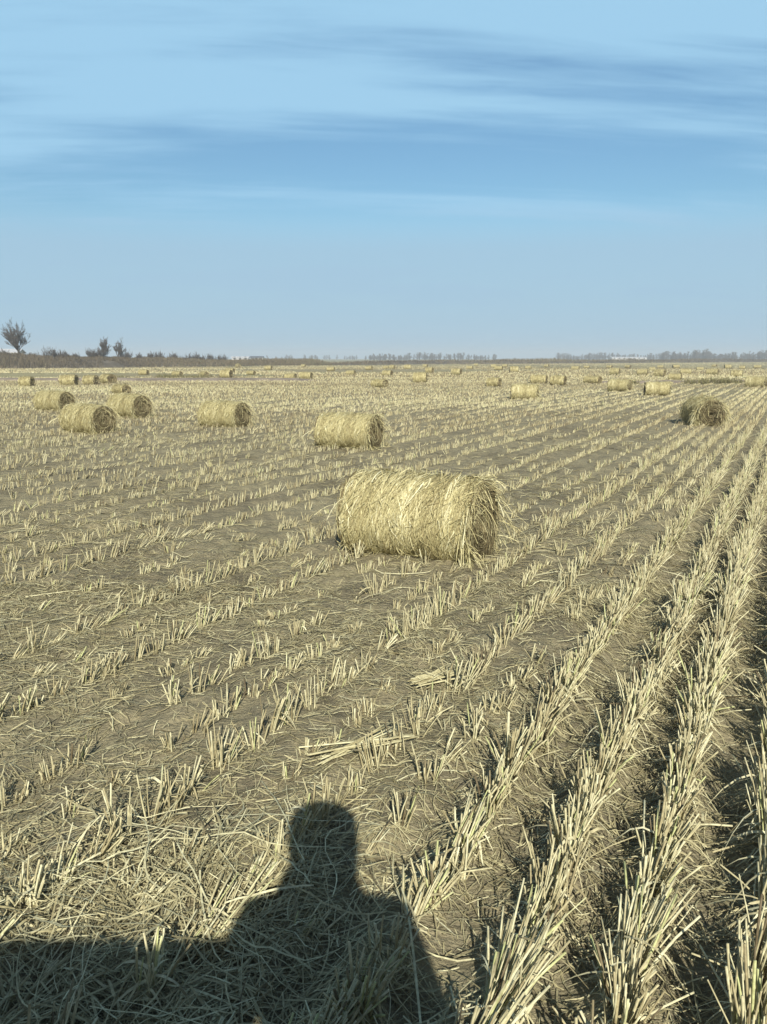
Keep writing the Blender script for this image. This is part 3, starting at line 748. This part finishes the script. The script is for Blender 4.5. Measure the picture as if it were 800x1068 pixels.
# ------------------------------------------------------------------ the photographer, whose shadow falls into the picture
M_SKIN = plain('skin', (.50, .33, .24), .55, 20, .05); M_COAT = plain('dark_coat', (.04, .045, .06), .85, 30, .2); M_JEAN = plain('dark_trousers', (.035, .04, .06), .85, 40, .2)
M_SHOE = plain('black_shoe', (.03, .03, .03), .5, 20, .2); M_HAIR = plain('padded_hood', (.05, .045, .05), .95, 60, .25); M_GLASS = plain('black_phone_glass', (.02, .02, .025), .15, 5, .05)
def skinned(name, verts, edges, radii, material, parent=None, sub=2, root_i=0):
    me = bpy.data.meshes.new(name); me.from_pydata(verts, edges, []); o = bpy.data.objects.new(name, me); COL.objects.link(o)
    o.modifiers.new('Skin', 'SKIN').use_smooth_shade = True
    if not me.skin_vertices:
        bm = bmesh.new(); bm.from_mesh(me); bm.verts.layers.skin.verify(); bm.to_mesh(me); bm.free()
    for i, r_ in enumerate(radii):
        sv = me.skin_vertices[0].data[i]; sv.radius = (r_, r_) if isinstance(r_, (int, float)) else r_; sv.use_root = i == root_i
    sb = o.modifiers.new('Sub', 'SUBSURF'); sb.levels = sub; sb.render_levels = sub
    me.materials.append(material); o.parent = parent; return o
PX, PY = 0.035, -0.36      # the neck stands above this point
per = empty('person', (PX, PY, 0))
tag(per, 'person in dark coat holding up a phone, casting the head-and-shoulders shadow', 'person')
bv = [(0, 0, .95), (0, 0, 1.12), (0, .01, 1.30), (0, 0, 1.44), (0, .01, 1.54), (0, .03, 1.645), (0, .02, 1.74),      # 0-6 pelvis .. crown
      (.165, 0, 1.42), (.235, .05, 1.12), (.07, .22, 1.31), (.03, .29, 1.40),                                   # 7-10 right arm
      (-.165, 0, 1.42), (-.255, .05, 1.12), (-.14, .22, 1.31), (-.10, .29, 1.40),                                # 11-14 left arm
      (.09, 0, .88), (.11, .02, .49), (.12, -.02, .09), (.13, .12, .045),                                      # 15-18
      (-.09, 0, .88), (-.11, .02, .49), (-.12, -.02, .09), (-.13, .12, .045),                                  # 19-22
      (0, .135, 1.625)]                                                                                        # 23 nose
be = [(0, 1), (1, 2), (2, 3), (3, 4), (4, 5), (5, 6), (3, 7), (7, 8), (8, 9), (9, 10), (3, 11), (11, 12), (12, 13), (13, 14), (0, 15), (15, 16), (16, 17), (17, 18), (0, 19), (19, 20), (20, 21), (21, 22), (5, 23)]
brd = [.13, .12, .125, .10, .055, .085, .07, .06, .045, .033, .03, .06, .045, .033, .03, .085, .058, .042, .035, .085, .058, .042, .035, .016]
skinned('body', bv, be, brd, M_SKIN, per)
ci = [0, 1, 2, 3, 7, 8, 9, 11, 12, 13]; mp_ = {a: i for i, a in enumerate(ci)}
ce = [(mp_[a], mp_[b_]) for a, b_ in be if a in mp_ and b_ in mp_]
skinned('coat', [bv[i] for i in ci], ce, [.165, .16, .165, .125, .085, .068, .052, .085, .068, .052], M_COAT, per)
ti = [0, 15, 16, 17, 19, 20, 21]; mp_ = {a: i for i, a in enumerate(ti)}
skinned('trousers', [bv[i] for i in ti], [(mp_[a], mp_[b_]) for a, b_ in be if a in mp_ and b_ in mp_], [.145, .105, .075, .06, .105, .075, .06], M_JEAN, per)
for a, b_ in ((17, 18), (21, 22)):
    p0, p1 = Vector(bv[a]), Vector(bv[b_])
    skinned('shoe', [(p0.x, p0.y-.03, .05), tuple(p0.lerp(p1, .5)-Vector((0, 0, .02))), (p1.x, p1.y, .042)], [(0, 1), (1, 2)], [.05, .05, .042], M_SHOE, per)
skinned('hood', [(0, -.01, 1.50), (0, -.005, 1.60), (0, .0, 1.69), (0, .0, 1.775)], [(0, 1), (1, 2), (2, 3)], [.098, .108, .120, .116], M_HAIR, per)
for sx in (-1, 1):
    skinned('eye', [(sx*.03, .105, 1.655), (sx*.03, .112, 1.655)], [(0, 1)], [.011, .009], M_SHOE, per, 1)
    skinned('ear', [(sx*.088, .02, 1.645), (sx*.096, .015, 1.615)], [(0, 1)], [.018, .013], M_SKIN, per, 1)
    # fingers closing behind the phone
    wx = -PX + sx*.085 + (0 if sx > 0 else 0)
    bx_ = .03 if sx > 0 else -.10
    for f in range(4):
        zf = 1.445 - f*.021; ln = (.95, 1.05, 1.0, .8)[f]
        skinned('finger', [(bx_, .295, 1.412-.012*f), (bx_-sx*.006*ln, .312, zf), (bx_-sx*.022*ln, .322, zf), (bx_-sx*.042*ln, .322, zf-.002)], [(0, 1), (1, 2), (2, 3)], [.012, .0095, .0085, .0075], M_SKIN, per, 1)
    skinned('thumb', [(bx_, .285, 1.41), (bx_-sx*.014, .288, 1.44), (bx_-sx*.034, .304, 1.458)], [(0, 1), (1, 2)], [.013, .011, .009], M_SKIN, per, 1)
ph = empty('smartphone', (0, -.026, H))
box(MB(), -.037, .037, -.005, .003, -.135, .02).build('phone_body', M_GLASS, ph, False)
lm = MB(); th = np.linspace(0, 2*np.pi, 16, endpoint=False)
tubes(lm, np.array([[[0, .0032, 0], [0, .0052, 0]]]), np.array([[.006, .006]]), 4, np.array([.5])); lm.build('camera_lens', M_SILVER, ph)
tag(ph, 'black smartphone held up by the person taking the picture', 'phone')

# unseen stand-in trailer, added so its top edge casts the straight lower-left shadow
M_WOOD = plain('weathered_planks', (.25, .19, .13), .85, 12, .3); M_STEEL = plain('painted_steel', (.10, .16, .24), .5, 6, .15); M_TYRE = plain('tyre_rubber', (.03, .03, .03), .9, 20, .2)
TZ = (1.222*H + .82)*math.tan(SUN_EL)
tl = empty('added_shadow_trailer', (-2.03, -1.55, 0))
tag(tl, 'unseen plank-sided trailer added to cast the straight-edged shadow at lower left', 'trailer')
box(MB(), -1.9, 1.9, -.75, .75, .72, .80).build('cargo_bed', M_WOOD, tl, False)
for (a, b_, c, d_) in ((-1.9, 1.9, .72, .77), (-1.9, 1.9, -.77, -.72), (1.905, 1.945, -.77, .77), (-1.945, -1.905, -.77, .77)):
    mb = MB(); nz = 4; hz = (TZ-.83)/nz
    for j in range(nz): box(mb, a, b_, c, d_, .803+j*hz, .803+(j+1)*hz-.012 if j < nz-1 else TZ)
    mb.build('side_board', M_WOOD, tl, False)
for sx in (-.45, .45):
    for sy in (-.78, .78):
        w_ = empty('wheel', (sx*1.0, sy*.8, .36)); w_.parent = tl
        th = np.linspace(0, 2*np.pi, 25)
        mb = MB(); tubes(mb, np.stack([np.cos(th)*.28, np.zeros(25), np.sin(th)*.28], -1)[None], np.full((1, 25), .08), 8, np.array([.5])); mb.build('tyre', M_TYRE, w_)
        mb = MB(); tubes(mb, np.array([[[0, -.05, 0], [0, -.049, 0], [0, .049, 0], [0, .05, 0]]]), np.array([[.02, .21, .21, .02]]), 20, np.array([.5])); mb.build('rim', M_STEEL, w_)
box(MB(), -.7, .7, -.6, .6, .55, .717).build('chassis', M_STEEL, tl, False)
box(MB(), -3.0, -1.95, -.05, .05, .55, .65).build('drawbar', M_STEEL, tl, False)
box(MB(), -2.75, -2.68, -.12, -.053, -.02, .75).build('prop_stand', M_STEEL, tl, False)

# ------------------------------------------------------------------ haze
mh = bpy.data.materials.new('haze_air'); mh.use_nodes = True; th_ = mh.node_tree; th_.nodes.clear()
oh = N(th_, 'ShaderNodeOutputMaterial'); pv = N(th_, 'ShaderNodeVolumePrincipled')
pv.inputs['Color'].default_value = (.86, .95, 1.0, 1); pv.inputs['Density'].default_value = .0010; pv.inputs['Anisotropy'].default_value = 0.0
th_.links.new(pv.outputs[0], oh.inputs['Volume'])
hz = box(MB(), -1760, 1760, -420, 1860, -1.5, 16).build('haze', mh, None, False); tag(hz, kind='stuff'); hz['label'] = 'pale bluish haze over the far edge of the field'; hz['category'] = 'haze'
